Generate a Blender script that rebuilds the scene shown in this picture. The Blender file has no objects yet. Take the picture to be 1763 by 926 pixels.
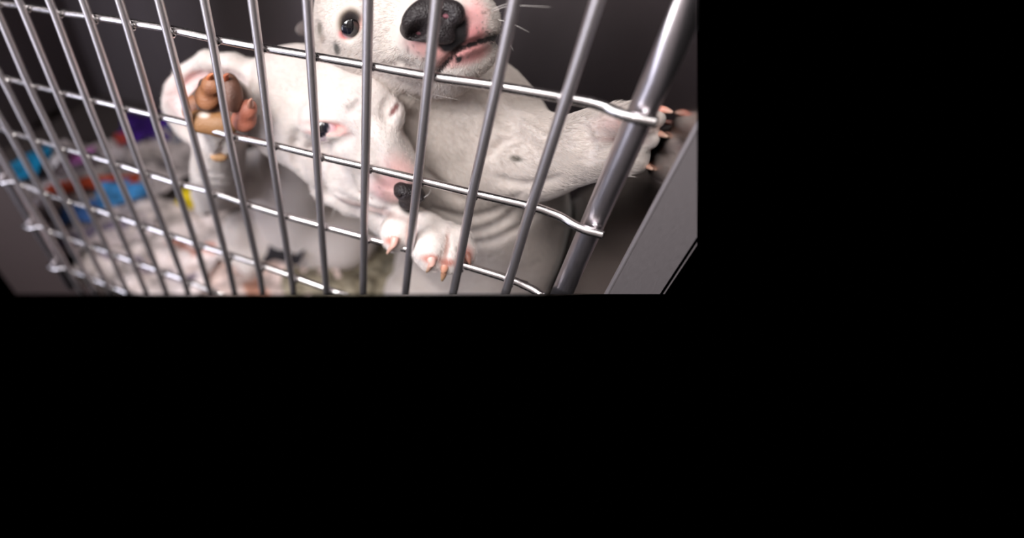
import bpy, bmesh, math
import numpy as np
from mathutils import Vector, Matrix, noise

# ------------------------------------------------------------------ camera
# the door's wires stand one inch apart: scene lengths are in inches (U metres each)
U = 0.0254
FPX = 770.47                                   # focal length in pixels of the 1763 px wide frame
CX, CY = 600.0, 253.0                          # where the optical axis meets the picture
CW = np.array([12.26683, -6.29293, 5.39766])   # camera position (x right, y into the cage, z up)
RW = np.array([[0.92574857, 0.37803940, -0.00870571],
               [0.21626414, -0.54819580, -0.80790543],
               [-0.31019252, 0.74603457, -0.58924784]])   # rows: camera right, down, forward
W, H = 1763, 926
PW, PH = 1200.0, 506.0                         # the photographed part of the frame

scn = bpy.context.scene
col = scn.collection
cam_d = bpy.data.cameras.new('camera')
cam = bpy.data.objects.new('camera', cam_d)
col.objects.link(cam)
m = Matrix([list(RW[0]), list(-RW[1]), list(-RW[2])]).transposed().to_4x4()
m.translation = Vector((CW * U).tolist())
cam.matrix_world = m
cam_d.sensor_fit = 'HORIZONTAL'
cam_d.sensor_width = 36.0
cam_d.lens = FPX / W * 36.0
cam_d.shift_x = (W / 2 - CX) / W
cam_d.shift_y = -(H / 2 - CY) / W
cam_d.clip_start = 0.005
cam_d.clip_end = 50
cam_d.dof.use_dof = True
cam_d.dof.focus_distance = 7.9 * U
cam_d.dof.aperture_fstop = 2.6
scn.camera = cam

scn.view_settings.view_transform = 'Standard'
scn.view_settings.look = 'None'
scn.view_settings.exposure = 0.0
scn.view_settings.gamma = 1.0
scn.view_settings.use_curve_mapping = False
scn.cycles.max_bounces = 6
scn.cycles.caustics_reflective = False
scn.cycles.caustics_refractive = False

wd = bpy.data.worlds.new('world'); scn.world = wd
wd.use_nodes = True
wd.node_tree.nodes['Background'].inputs[0].default_value = (0, 0, 0, 1)
wd.node_tree.nodes['Background'].inputs[1].default_value = 0.0

def area(name, loc, target, sx, sy, power, colr):
    d = bpy.data.lights.new(name, 'AREA')
    d.shape = 'RECTANGLE'; d.size = sx * U; d.size_y = sy * U
    d.energy = power; d.color = colr
    o = bpy.data.objects.new(name, d); col.objects.link(o)
    o.location = Vector(loc) * U
    o.rotation_euler = (Vector(target) - Vector(loc)).to_track_quat('-Z', 'Y').to_euler()
    return o

area('ceiling_light_left', (8, -22, 50), (7, 2, -2), 7, 40, 8.5, (1.0, 0.96, 0.95))
area('ceiling_light_right', (22, -22, 50), (9, 2, -2), 7, 40, 2.0, (1.0, 0.96, 0.95))
area('room_wall_fill', (5, -30, 54), (5, -60, 5), 60, 12, 19.0, (1.0, 0.95, 0.93))  # unseen fill lamp, added to brighten the wall that the wires reflect
area('window_daylight', (-13, -21, 2), (8, 2, -1), 11, 30, 3.6, (0.84, 0.85, 1.0))
area('camera_side_lamp', (5, -8, 9), (8.5, 2, -.5), 5, 5, 1.25, (1.0, 0.97, 0.95))

# ------------------------------------------------------------------ helpers
def P(x, y, Y):
    """point behind picture position (x, y) at depth Y inches behind the door"""
    d = RW.T @ np.array([(x - CX) / FPX, (y - CY) / FPX, 1.0])
    return CW + (Y - CW[1]) / d[1] * d
def PX(x, y, X):
    d = RW.T @ np.array([(x - CX) / FPX, (y - CY) / FPX, 1.0])
    return CW + (X - CW[0]) / d[0] * d
def PZ(x, y, Z):
    d = RW.T @ np.array([(x - CX) / FPX, (y - CY) / FPX, 1.0])
    return CW + (Z - CW[2]) / d[2] * d
def dep(p): return float(RW[2] @ (np.asarray(p) - CW))
def sz(px, p): return px * dep(p) / FPX        # picture size -> inches at that point
def lin(c): return tuple((v / 255 / 12.92 if v / 255 <= 0.04045 else ((v / 255 + 0.055) / 1.055) ** 2.4) for v in c)

# nothing is modelled beyond what the photograph shows: everything ends at its lower and right limits
def _cut(nc):
    n = RW.T @ np.array(nc); n /= np.linalg.norm(n)
    return Vector((CW * U).tolist()), Vector(n.tolist())
CUTS = [_cut((0, 1, -(PH - CY) / FPX)), _cut((1, 0, -(PW - CX) / FPX))]

def finish(me, smooth=True, trim=True):
    if trim:
        bm = bmesh.new(); bm.from_mesh(me)
        hit = False
        for co, no in CUTS:
            if not bm.verts: break
            if max((v.co - co).dot(no) for v in bm.verts) > 0:
                hit = True
                r = bmesh.ops.bisect_plane(bm, geom=bm.verts[:] + bm.edges[:] + bm.faces[:], dist=1e-7,
                                           plane_co=co, plane_no=no, clear_outer=True)
                es = [e for e in r['geom_cut'] if isinstance(e, bmesh.types.BMEdge) and e.is_valid and e.is_boundary]
                if es: bmesh.ops.holes_fill(bm, edges=es, sides=0)
        if hit: bm.to_mesh(me)
        bm.free()
    if smooth: me.polygons.foreach_set('use_smooth', [True] * len(me.polygons))
    me.update()
    return len(me.polygons) > 0

def obj(name, me, mt, parent=None, smooth=True, trim=True, loc=None):
    """me is in world metres; a top-level object gets its origin at loc, a child keeps its parent's frame"""
    if not finish(me, smooth, trim): return None
    o = bpy.data.objects.new(name, me); col.objects.link(o)
    if mt and not me.materials: me.materials.append(mt)
    if parent is not None:
        o.parent = parent
        off = Vector((0, 0, 0)); q = parent
        while q: off += q.location; q = q.parent
        me.transform(Matrix.Translation(-off))
    elif loc is not None:
        me.transform(Matrix.Translation(-Vector(loc) * U)); o.location = Vector(loc) * U
    return o
def tag(o, label=None, cat=None, group=None, kind=None):
    if label: o['label'] = label
    if cat: o['category'] = cat
    if group: o['group'] = group
    if kind: o['kind'] = kind
    return o
def thing(name, label, cat, loc, group=None):
    o = bpy.data.objects.new(name, None); col.objects.link(o); o.location = Vector(loc) * U
    o.empty_display_size = 0.01
    return tag(o, label, cat, group)
def pymesh(name, vs, fs):
    me = bpy.data.meshes.new(name)
    me.from_pydata([tuple(float(c) * U for c in v) for v in vs], [], fs); me.update()
    return me
def catmull(pts, n=6):
    pts = [np.array(p, float) for p in pts]
    if len(pts) < 3 or n <= 1: return pts
    q = [2 * pts[0] - pts[1]] + pts + [2 * pts[-1] - pts[-2]]
    out = []
    for i in range(1, len(q) - 2):
        for k in range(n):
            t = k / n
            a, b, c, d = q[i - 1], q[i], q[i + 1], q[i + 2]
            out.append(.5 * ((2 * b) + (c - a) * t + (2 * a - 5 * b + 4 * c - d) * t * t + (3 * b - a - 3 * c + d) * t ** 3))
    out.append(pts[-1]); return out
def tube_data(pts, rads, seg=14, caps=True, base=0, flat=1.0):
    """tube through pts (x,y,z), radius per point"""
    pts = [np.array(p, float) for p in pts]; n = len(pts)
    if not hasattr(rads, '__len__'): rads = [rads] * n
    vs, fs = [], []
    up = np.array([0.013, 0.021, 1.0])
    t0 = pts[1] - pts[0]
    if abs(t0[2]) > .8 * np.linalg.norm(t0): up = np.array([0.02, 1.0, 0.01])
    for i in range(n):
        t = pts[min(i + 1, n - 1)] - pts[max(i - 1, 0)]; t /= np.linalg.norm(t)
        a = np.cross(t, up); a /= np.linalg.norm(a); b = np.cross(a, t)
        for k in range(seg):
            w = 2 * math.pi * k / seg
            vs.append(pts[i] + rads[i] * (math.cos(w) * a + flat * math.sin(w) * b))
    for i in range(n - 1):
        for k in range(seg):
            fs.append([base + i * seg + k, base + i * seg + (k + 1) % seg, base + (i + 1) * seg + (k + 1) % seg, base + (i + 1) * seg + k])
    if caps:
        fs.append([base + k for k in range(seg)][::-1]); fs.append([base + (n - 1) * seg + k for k in range(seg)])
    return vs, fs
def tube(name, pts, rads, seg=14, n=1, flat=1.0):
    if n > 1:
        m_ = len(pts)
        if hasattr(rads, '__len__'): rads = list(np.interp(np.linspace(0, m_ - 1, (m_ - 1) * n + 1), range(m_), rads))
        pts = catmull(pts, n)
    vs, fs = tube_data(pts, rads, seg, flat=flat)
    return pymesh(name, vs, fs)
def merge(name, parts):
    vs, fs = [], []
    for v, f in parts:
        b = len(vs); vs += list(v); fs += [[i + b for i in q] for q in f]
    return pymesh(name, vs, fs)
def box_data(a, b):
    x0, y0, z0 = a; x1, y1, z1 = b
    v = [(x0, y0, z0), (x1, y0, z0), (x1, y1, z0), (x0, y1, z0), (x0, y0, z1), (x1, y0, z1), (x1, y1, z1), (x0, y1, z1)]
    return v, [[0, 3, 2, 1], [4, 5, 6, 7], [0, 1, 5, 4], [1, 2, 6, 5], [2, 3, 7, 6], [3, 0, 4, 7]]

# ------------------------------------------------------------------ materials
def mat(name, base=(.8, .8, .8), rough=.5, metal=0.0, spec=.5, build=None, coat=0):
    mt = bpy.data.materials.new(name); mt.use_nodes = True
    nt = mt.node_tree; b = nt.nodes['Principled BSDF']
    b.inputs['Base Color'].default_value = (*base, 1); b.inputs['Roughness'].default_value = rough
    b.inputs['Metallic'].default_value = metal; b.inputs['Specular IOR Level'].default_value = spec
    b.inputs['Coat Weight'].default_value = coat; b.inputs['Coat Roughness'].default_value = .05
    if build: build(nt, b)
    return mt
def N(nt, t, **kw):
    n = nt.nodes.new(t)
    for k, v in kw.items():
        if k in n.inputs.keys(): n.inputs[k].default_value = v
        else: setattr(n, k, v)
    return n
def bump(nt, b, scale, strength, dist=.0004, stretch=(1, 1, 1), detail=4, coord='Object'):
    tc = N(nt, 'ShaderNodeTexCoord'); mp = N(nt, 'ShaderNodeMapping'); mp.inputs['Scale'].default_value = stretch
    no = N(nt, 'ShaderNodeTexNoise', Scale=scale, Detail=detail); bp = N(nt, 'ShaderNodeBump', Strength=strength, Distance=dist)
    nt.links.new(tc.outputs[coord], mp.inputs[0]); nt.links.new(mp.outputs[0], no.inputs['Vector'])
    nt.links.new(no.outputs[0], bp.inputs['Height']); nt.links.new(bp.outputs[0], b.inputs['Normal'])
    return no
def steel_nodes(stretch, lo, hi, sc=600, bs=.12):
    def f(nt, b):
        no = bump(nt, b, sc, bs, .0001, stretch)
        mr = N(nt, 'ShaderNodeMapRange'); mr.inputs[3].default_value = lo; mr.inputs[4].default_value = hi
        nt.links.new(no.outputs[0], mr.inputs[0]); nt.links.new(mr.outputs[0], b.inputs['Roughness'])
    return f
M_WIRE_V = mat('brushed_wire', (.62, .58, .59), .42, 1, build=steel_nodes((1, 1, 1), .36, .52, 1800, .35))
M_WIRE_H = mat('polished_wire', (.66, .63, .63), .26, 1, build=steel_nodes((.3, 1, 1), .2, .32, 1400, .12))
M_POST = mat('post_steel', (.6, .56, .59), .34, 1, build=steel_nodes((1, 1, .1), .3, .4, 1500, .15))
M_FLANGE = mat('satin_steel_flange', (.44, .4, .41), .5, .85, build=steel_nodes((1, 1, .15), .42, .58, 1800, .2))
M_FLANGE2 = mat('dark_enamelled_flange', lin((60, 48, 46)), .7, .0, build=steel_nodes((1, 1, .3), .5, .7, 300, .2))
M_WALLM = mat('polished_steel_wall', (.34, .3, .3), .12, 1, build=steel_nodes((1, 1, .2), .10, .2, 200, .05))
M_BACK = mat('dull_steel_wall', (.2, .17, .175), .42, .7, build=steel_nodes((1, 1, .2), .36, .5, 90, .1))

def dog_mat():
    def f(nt, b):
        at_ = N(nt, 'ShaderNodeAttribute', attribute_name='coat')
        tc = N(nt, 'ShaderNodeTexCoord')
        no = N(nt, 'ShaderNodeTexNoise', Scale=420, Detail=5)
        nt.links.new(tc.outputs['Object'], no.inputs['Vector'])
        mr = N(nt, 'ShaderNodeMapRange'); mr.inputs[1].default_value = .3; mr.inputs[2].default_value = .7
        mr.inputs[3].default_value = .93; mr.inputs[4].default_value = 1.03
        nt.links.new(no.outputs[0], mr.inputs[0])
        mx = N(nt, 'ShaderNodeVectorMath', operation='SCALE')
        nt.links.new(at_.outputs['Color'], mx.inputs[0]); nt.links.new(mr.outputs[0], mx.inputs['Scale'])
        nt.links.new(mx.outputs[0], b.inputs['Base Color'])
        mp = N(nt, 'ShaderNodeMapping'); mp.inputs['Scale'].default_value = (1, 1, .35)
        n2 = N(nt, 'ShaderNodeTexNoise', Scale=1500, Detail=4)
        nt.links.new(tc.outputs['Object'], mp.inputs[0]); nt.links.new(mp.outputs[0], n2.inputs['Vector'])
        bp = N(nt, 'ShaderNodeBump', Strength=.3, Distance=.0006)
        nt.links.new(n2.outputs[0], bp.inputs['Height']); nt.links.new(bp.outputs[0], b.inputs['Normal'])
        b.inputs['Sheen Weight'].default_value = .15; b.inputs['Sheen Roughness'].default_value = .5
        b.inputs['Subsurface Weight'].default_value = .12
        b.inputs['Subsurface Radius'].default_value = (.0025, .0012, .0008); b.inputs['Subsurface Scale'].default_value = 1
    return mat('short_white_fur', (.8, .8, .8), .8, spec=.25, build=f)
M_DOG = dog_mat()
def attr_mat(name, rough, spec, bs, sc, coat=0):
    def f(nt, b):
        a = N(nt, 'ShaderNodeAttribute', attribute_name='coat'); nt.links.new(a.outputs['Color'], b.inputs['Base Color'])
        if bs: bump(nt, b, sc, bs, .0004)
    return mat(name, (.5, .5, .5), rough, spec=spec, build=f, coat=coat)
def nose_nodes(nt, b):
    tc = N(nt, 'ShaderNodeTexCoord'); v = N(nt, 'ShaderNodeTexVoronoi', Scale=1300)
    bp = N(nt, 'ShaderNodeBump', Strength=.7, Distance=.0006); bp.invert = True
    nt.links.new(tc.outputs['Object'], v.inputs['Vector']); nt.links.new(v.outputs['Distance'], bp.inputs['Height'])
    nt.links.new(bp.outputs[0], b.inputs['Normal'])
M_NOSE = mat('damp_black_nose', lin((40, 34, 36)), .42, spec=.5, build=nose_nodes)
M_EYE = attr_mat('wet_eye', .04, .6, 0, 1, coat=1)
M_PAD = attr_mat('paw_pad_skin', .5, .4, .9, 700)
M_CLAW = attr_mat('claw_horn', .35, .5, .1, 600)
M_WHISK = mat('whisker_hair', (.75, .7, .66), .4)

# ------------------------------------------------------------------ implicit bodies
def smin(a, b, k):
    h = np.maximum(k - np.abs(a - b), 0) / k
    return np.minimum(a, b) - h * h * k * .25
class Field:
    def __init__(s, lo, hi, h):
        s.h = h; s.lo = np.array(lo, float)
        n = np.ceil((np.array(hi) - s.lo) / h).astype(int) + 1
        s.ax = [(s.lo[i] + h * np.arange(n[i])).astype(np.float32) for i in range(3)]
        s.D = np.full(n, 9.0, np.float32)
    def region(s, lo, hi):
        sl = []
        for i in range(3):
            a = int(np.clip((lo[i] - s.lo[i]) / s.h, 0, len(s.ax[i]))); b = int(np.clip((hi[i] - s.lo[i]) / s.h + 2, 0, len(s.ax[i])))
            sl.append(slice(a, b))
        return tuple(sl), np.meshgrid(*[s.ax[i][sl[i]] for i in range(3)], indexing='ij', sparse=True)
    def _app(s, sl, d, k, op):
        if d.size == 0: return
        if op == 'add': s.D[sl] = smin(s.D[sl], d, k)
        else: s.D[sl] = -smin(-s.D[sl], d, k)
    def ell(s, c, r, B=None, k=.3, op='add'):
        """ellipsoid; rows of B are its axes"""
        c = np.asarray(c, float); r = np.asarray(r, float)
        if B is None: B = RW
        e = np.sqrt(((B * r[:, None]) ** 2).sum(0)) + k + 2 * s.h
        sl, (x, y, z) = s.region(c - e, c + e)
        x = x - c[0]; y = y - c[1]; z = z - c[2]
        q = [(B[i, 0] * x + B[i, 1] * y + B[i, 2] * z) / r[i] for i in range(3)]
        k0 = np.sqrt(q[0] ** 2 + q[1] ** 2 + q[2] ** 2) + 1e-6
        k1 = np.sqrt((q[0] / r[0]) ** 2 + (q[1] / r[1]) ** 2 + (q[2] / r[2]) ** 2) + 1e-6
        s._app(sl, k0 * (k0 - 1) / k1, k, op)
    def cone(s, a, b, ra, rb, k=.3, op='add'):
        a = np.asarray(a, float); b = np.asarray(b, float); m_ = max(ra, rb) + k + 2 * s.h
        sl, (x, y, z) = s.region(np.minimum(a, b) - m_, np.maximum(a, b) + m_)
        d = b - a; L2 = float(d @ d) + 1e-9
        x = x - a[0]; y = y - a[1]; z = z - a[2]
        t = np.clip((x * d[0] + y * d[1] + z * d[2]) / L2, 0, 1)
        dist = np.sqrt((x - t * d[0]) ** 2 + (y - t * d[1]) ** 2 + (z - t * d[2]) ** 2)
        s._app(sl, dist - (ra + (rb - ra) * t), k, op)
    def chain(s, pts, rads, k=.3, op='add'):
        for i in range(len(pts) - 1): s.cone(pts[i], pts[i + 1], rads[i], rads[i + 1], k, op)
    # the same, sizes given as seen in the photograph
    def E(s, x, y, Y, rx, ry, rd, ang=0, k=.3, op='add', tilt=0):
        c = P(x, y, Y); f = dep(c) / FPX
        a = math.radians(ang); ca, sa = math.cos(a), math.sin(a)
        B = np.array([[ca, sa, 0], [-sa, ca, 0], [0, 0, 1]])
        if tilt:
            t = math.radians(tilt); B = np.array([[math.cos(t), 0, math.sin(t)], [0, 1, 0], [-math.sin(t), 0, math.cos(t)]]) @ B
        s.ell(c, np.array([rx, ry, rd]) * f, B @ RW, k, op)
    def C(s, pts, k=.3, op='add', n=1):
        """pts: (x, y, Y, r)"""
        ps = [P(*p[:3]) for p in pts]; rs = [sz(p[3], q) for p, q in zip(pts, ps)]
        if n > 1:
            rs = list(np.interp(np.linspace(0, len(ps) - 1, (len(ps) - 1) * n + 1), range(len(ps)), rs)); ps = catmull(ps, n)
        s.chain(ps, rs, k, op)
    def front(s, x, y):
        """where the body's surface lies behind picture position (x, y)"""
        d = RW.T @ np.array([(x - CX) / FPX, (y - CY) / FPX, 1.0])
        t = np.arange(4.0, 22.0, .02)[:, None]; q = CW + t * d
        i = np.round((q - s.lo) / s.h).astype(int); n = np.array(s.D.shape)
        ok = ((i >= 0) & (i < n)).all(1); v = np.full(len(t), 9.0); v[ok] = s.D[tuple(i[ok].T)]
        k = np.flatnonzero(v < 0)
        return q[k[0]] if len(k) else None
    def fold(s, pts, k=.1, op='sub', n=4):
        """a crease (or ridge) that follows the surface: pts (x, y, r, share of r that sinks in)"""
        out = [];
        m_ = len(pts); u = np.linspace(0, m_ - 1, (m_ - 1) * n + 1)
        P2 = np.array(catmull([(p[0], p[1], 0) for p in pts], n))[:, :2]
        rr = np.interp(u, range(m_), [p[2] for p in pts]); sk = np.interp(u, range(m_), [p[3] for p in pts])
        for (x, y), r, q in zip(P2, rr, sk):
            h = s.front(x, y)
            if h is None: continue
            c = h - CW; c = c / np.linalg.norm(c); R = sz(r, h)
            out.append((h - c * R * (1 - q) if op == 'sub' else h + c * R * (1 - q), R))
        if len(out) > 1: s.chain([o[0] for o in out], [o[1] for o in out], k, op)
    def below(s, pt, nrm):
        """cut away the side nrm points to"""
        sl, (x, y, z) = s.region(s.lo - 1, s.lo + 1e3)
        s.D = np.maximum(s.D, (x - pt[0]) * nrm[0] + (y - pt[1]) * nrm[1] + (z - pt[2]) * nrm[2]).astype(np.float32)
    def mesh(s, name, smooth_it=1):
        D = s.D; S = D < 0
        # margins closed
        for ax_ in range(3):
            for e in (0, -1):
                ix = [slice(None)] * 3; ix[ax_] = e; D[tuple(ix)] = 1.0
        S = D < 0
        n = np.array(D.shape)
        c = np.zeros(n - 1, np.uint8)
        for dx in (0, 1):
            for dy in (0, 1):
                for dz in (0, 1):
                    c += S[dx:n[0] - 1 + dx, dy:n[1] - 1 + dy, dz:n[2] - 1 + dz]
        act = (c > 0) & (c < 8)
        idx = np.argwhere(act)
        vid = np.full(n - 1, -1, np.int32); vid[act] = np.arange(len(idx))
        acc = np.zeros((len(idx), 3)); cnt = np.zeros(len(idx))
        cor = [(a, b, d) for a in (0, 1) for b in (0, 1) for d in (0, 1)]
        for a in cor:
            for ax_ in range(3):
                if a[ax_]: continue
                b = list(a); b[ax_] = 1
                va = D[tuple((idx + a).T)]; vb = D[tuple((idx + b).T)]
                mk = (va < 0) != (vb < 0)
                t = np.where(mk, va / np.where(mk, va - vb, 1), 0)
                p = np.array(a, float)[None] + np.zeros((len(idx), 3)); p[:, ax_] += t
                acc[mk] += p[mk]; cnt[mk] += 1
        V = s.lo + s.h * (idx + acc / cnt[:, None])
        F = []
        for ax_ in range(3):
            u, w = (ax_ + 1) % 3, (ax_ + 2) % 3
            a = [slice(1, -1)] * 3; a[ax_] = slice(0, -1); b = list(a); b[ax_] = slice(1, None)
            A, Bq = S[tuple(a)], S[tuple(b)]
            off = np.array([1, 1, 1]); off[ax_] = 0
            e = np.argwhere(A != Bq) + off
            fl = A[tuple((e - off).T)]
            q = []
            for du, dw in ((0, 0), (1, 0), (1, 1), (0, 1)):
                g = e.copy(); g[:, u] -= du; g[:, w] -= dw; q.append(vid[tuple(g.T)])
            q = np.stack(q, 1)
            q[~fl] = q[~fl][:, ::-1]
            F.append(q)
        F = np.concatenate(F); F = F[(F >= 0).all(1)]
        if smooth_it:
            ed = np.concatenate([F[:, [0, 1]], F[:, [1, 2]], F[:, [2, 3]], F[:, [3, 0]]])
            deg = np.bincount(ed.ravel(), minlength=len(V)).astype(float)
            for _ in range(smooth_it):
                av = np.stack([np.bincount(ed[:, 0], V[ed[:, 1], i], len(V)) + np.bincount(ed[:, 1], V[ed[:, 0], i], len(V)) for i in range(3)], 1)
                V = V * .4 + .6 * av / deg[:, None]
        me = bpy.data.meshes.new(name)
        me.vertices.add(len(V)); me.vertices.foreach_set('co', (V * U).ravel())
        me.loops.add(F.size); me.loops.foreach_set('vertex_index', F.ravel().astype(np.int32))
        me.polygons.add(len(F)); me.polygons.foreach_set('loop_start', np.arange(0, F.size, 4, dtype=np.int32))
        me.update(calc_edges=True); me.validate()
        return me

def vnoise(V, sc, seed=0.0):
    """cheap smooth noise, -1..1"""
    o = np.zeros(len(V))
    rng = np.random.default_rng(int(seed * 100) + 7)
    for i in range(7):
        k = rng.normal(0, 1, 3) * sc; ph = rng.uniform(0, 6.28)
        k2 = rng.normal(0, 1, 3) * sc
        o += np.sin(V @ k + ph + 1.3 * np.sin(V @ k2))
    return o / 4
def paint(me, base, spots):
    """spots: (centre, radii, angle, colour, softness, strength, wobble): markings of skin and coat, and some painted shade"""
    n = len(me.vertices); V = np.empty(n * 3); me.vertices.foreach_get('co', V); V = V.reshape(-1, 3) / U
    C_ = np.tile(np.array(lin(base)), (n, 1))
    for c, r, ang, cl, soft, stg, wob in spots:
        f = dep(c) / FPX; a = math.radians(ang)
        B = np.array([[math.cos(a), math.sin(a), 0], [-math.sin(a), math.cos(a), 0], [0, 0, 1]]) @ RW
        q = ((V - c) @ B.T) / (np.array(r) * f)
        d = np.sqrt((q ** 2).sum(1))
        if wob: d = d + wob * vnoise(V, 3.5, r[0])
        w = np.clip((1 + soft - d) / (2 * soft), 0, 1); w = w * w * (3 - 2 * w) * stg
        C_ = C_ * (1 - w[:, None]) + np.array(lin(cl)) * w[:, None]
    at_ = me.color_attributes.new('coat', 'FLOAT_COLOR', 'POINT')
    at_.data.foreach_set('color', np.c_[C_, np.ones(n)].ravel())
CUR = [None]
def spot(x, y, Y, rx, ry, cl, ang=0, soft=.35, stg=1.0, wob=0.0, rd=None, raw=False):
    h = CUR[0].front(x, y) if CUR[0] and not raw else None      # markings sit on the surface itself
    return (P(x, y, Y) if h is None else h, (rx, ry, rd or max(rx, ry, 25)), ang, cl, soft, stg, wob)
def ink(me, colr):
    at_ = me.color_attributes.new('coat', 'FLOAT_COLOR', 'POINT')
    n = len(me.vertices); at_.data.foreach_set('color', np.tile(np.array([*lin(colr), 1.0]), (n, 1)).ravel())

def claw(parent, pts, r0, c0, c1):
    """pts: (x, y, Y) from the toe to the tip, curved horn that thins to a blunt point"""
    ps = [np.asarray(p, float) if len(p) == 3 and isinstance(p, np.ndarray) else P(*p) for p in pts]
    ps = catmull(ps, 5); n = len(ps); r = sz(r0, ps[0])
    rs = [r * (1 - .72 * (i / (n - 1)) ** 1.4) for i in range(n)]
    t = ps[-1] - ps[-2]; t /= np.linalg.norm(t)
    ps.append(ps[-1] + t * r * .15); rs.append(r * .1)
    vs, fs = tube_data(ps, rs, 12, flat=.8)
    me = pymesh('claw', vs, fs)
    cc = []
    for i in range(len(ps)):
        w = (i / (len(ps) - 1)) ** 1.2
        cc += [[*(np.array(lin(c0)) * (1 - w) + np.array(lin(c1)) * w), 1.0]] * 12
    a = me.color_attributes.new('coat', 'FLOAT_COLOR', 'POINT'); a.data.foreach_set('color', np.array(cc).ravel())
    return obj('claw', me, M_CLAW, parent)
def whisker(parent, pts, r=.011):
    ps = catmull([P(*p) for p in pts], 6); n = len(ps)
    vs, fs = tube_data(ps, [r * (1 - .85 * i / (n - 1)) for i in range(n)], 6)
    return obj('whisker', pymesh('whisker', vs, fs), M_WHISK, parent)
M_HAIR = attr_mat('short_hairs', .55, .4, 0, 1)
def short_hairs(parent, me, off, count, flow, keep, short=(), length=.15, rad=.0024, seed=1):
    """the short hairs of the coat: one object of fine curves rooted on the body"""
    rng = np.random.default_rng(seed)
    nv = len(me.vertices); V = np.empty(nv * 3); me.vertices.foreach_get('co', V); V = V.reshape(-1, 3) / U + np.array(off)
    NN = np.empty(nv * 3); me.vertices.foreach_get('normal', NN); NN = NN.reshape(-1, 3)
    cc = np.empty(nv * 4); me.color_attributes['coat'].data.foreach_get('color', cc); cc = cc.reshape(-1, 4)[:, :3]
    ok = ((NN * (CW - V)).sum(1) > -.25 * np.linalg.norm(CW - V, axis=1)) & (cc.min(1) > .25) & (cc[:, 1] / cc[:, 0] > .62)
    Cc = (V - CW) @ RW.T; ok &= (Cc[:, 1] / Cc[:, 2] < (PH - CY - 6) / FPX) & (Cc[:, 0] / Cc[:, 2] < (PW - CX - 6) / FPX) & (Cc[:, 1] / Cc[:, 2] > -(CY + 20) / FPX)
    ok &= keep(V)
    idx = np.flatnonzero(ok); i = rng.choice(idx, count)
    R0 = V[i] + rng.normal(0, .028, (count, 3)); n = NN[i]
    R0 -= n * ((R0 - V[i]) * n).sum(1)[:, None]
    F = flow(R0) + rng.normal(0, .2, (count, 3)); F -= n * (F * n).sum(1)[:, None]; F /= np.linalg.norm(F, axis=1)[:, None] + 1e-6
    L = length * rng.uniform(.6, 1.25, count)[:, None]
    for q, r in short: L = L * np.clip(np.linalg.norm(R0 - q, axis=1) / r, .4, 1)[:, None]
    p = [R0 - n * .01, R0 + (F * .5 + n * .12) * L, R0 + (F + n * .13) * L]
    cu = bpy.data.hair_curves.new('short_hairs'); cu.add_curves([3] * count)
    pos = np.stack(p, 1).reshape(-1, 3) - np.array(off)
    cu.attributes['position'].data.foreach_set('vector', (pos * U).ravel().astype(np.float32))
    ra = cu.attributes.get('radius') or cu.attributes.new('radius', 'FLOAT', 'POINT')
    ra.data.foreach_set('value', np.tile(np.array([rad, rad * .8, rad * .15]) * U, count).astype(np.float32))
    a = cu.attributes.new('coat', 'FLOAT_COLOR', 'CURVE')
    k = cc[i] * rng.uniform(.98, 1.22, count)[:, None]
    a.data.foreach_set('color', np.c_[np.clip(k, 0, .9), np.ones(count)].ravel().astype(np.float32))
    cu.materials.append(M_HAIR)
    o = bpy.data.objects.new('short_hairs', cu); col.objects.link(o); o.parent = parent
    o['kind'] = 'stuff'
    return o
def flow_from(anchors):
    """coat direction: anchors (point, direction, reach)"""
    def f(V):
        o = np.zeros_like(V)
        for p, d, r in anchors:
            w = np.exp(-((V - p) ** 2).sum(1) / (r * r))[:, None] + 1e-9
            o += w * ((V - p) / (np.linalg.norm(V - p, axis=1)[:, None] + .05) if d is None else np.array(d) / np.linalg.norm(d))
        return o / (np.linalg.norm(o, axis=1)[:, None] + 1e-9)
    return f
def eyeball(parent, c, r, gaze, iris_r, iris, white, rim=None):
    bm = bmesh.new(); bmesh.ops.create_uvsphere(bm, u_segments=40, v_segments=28, radius=r * U)
    me = bpy.data.meshes.new('eye'); bm.to_mesh(me); bm.free()
    g = np.array(gaze, float); g /= np.linalg.norm(g)
    n = len(me.vertices); V = np.empty(n * 3); me.vertices.foreach_get('co', V); V = V.reshape(-1, 3) / U
    d = np.arccos(np.clip((V @ g) / np.linalg.norm(V, axis=1), -1, 1))
    w = np.clip((iris_r + .05 - d) / .1, 0, 1)[:, None]
    V = V * (1 + .06 * np.clip(1 - d / iris_r, 0, 1) ** .7)[:, None]
    V = (V + np.asarray(c)) * U
    me.vertices.foreach_set('co', V.ravel())
    C_ = np.array(lin(white)) * (1 - w) + np.array(lin(iris)) * w
    pu = np.clip((iris_r * .55 - d) / .08, 0, 1)[:, None]; C_ = C_ * (1 - pu) + np.array(lin((6, 6, 9))) * pu
    a = me.color_attributes.new('coat', 'FLOAT_COLOR', 'POINT'); a.data.foreach_set('color', np.c_[C_, np.ones(n)].ravel())
    return obj('eye', me, M_EYE, parent)

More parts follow.
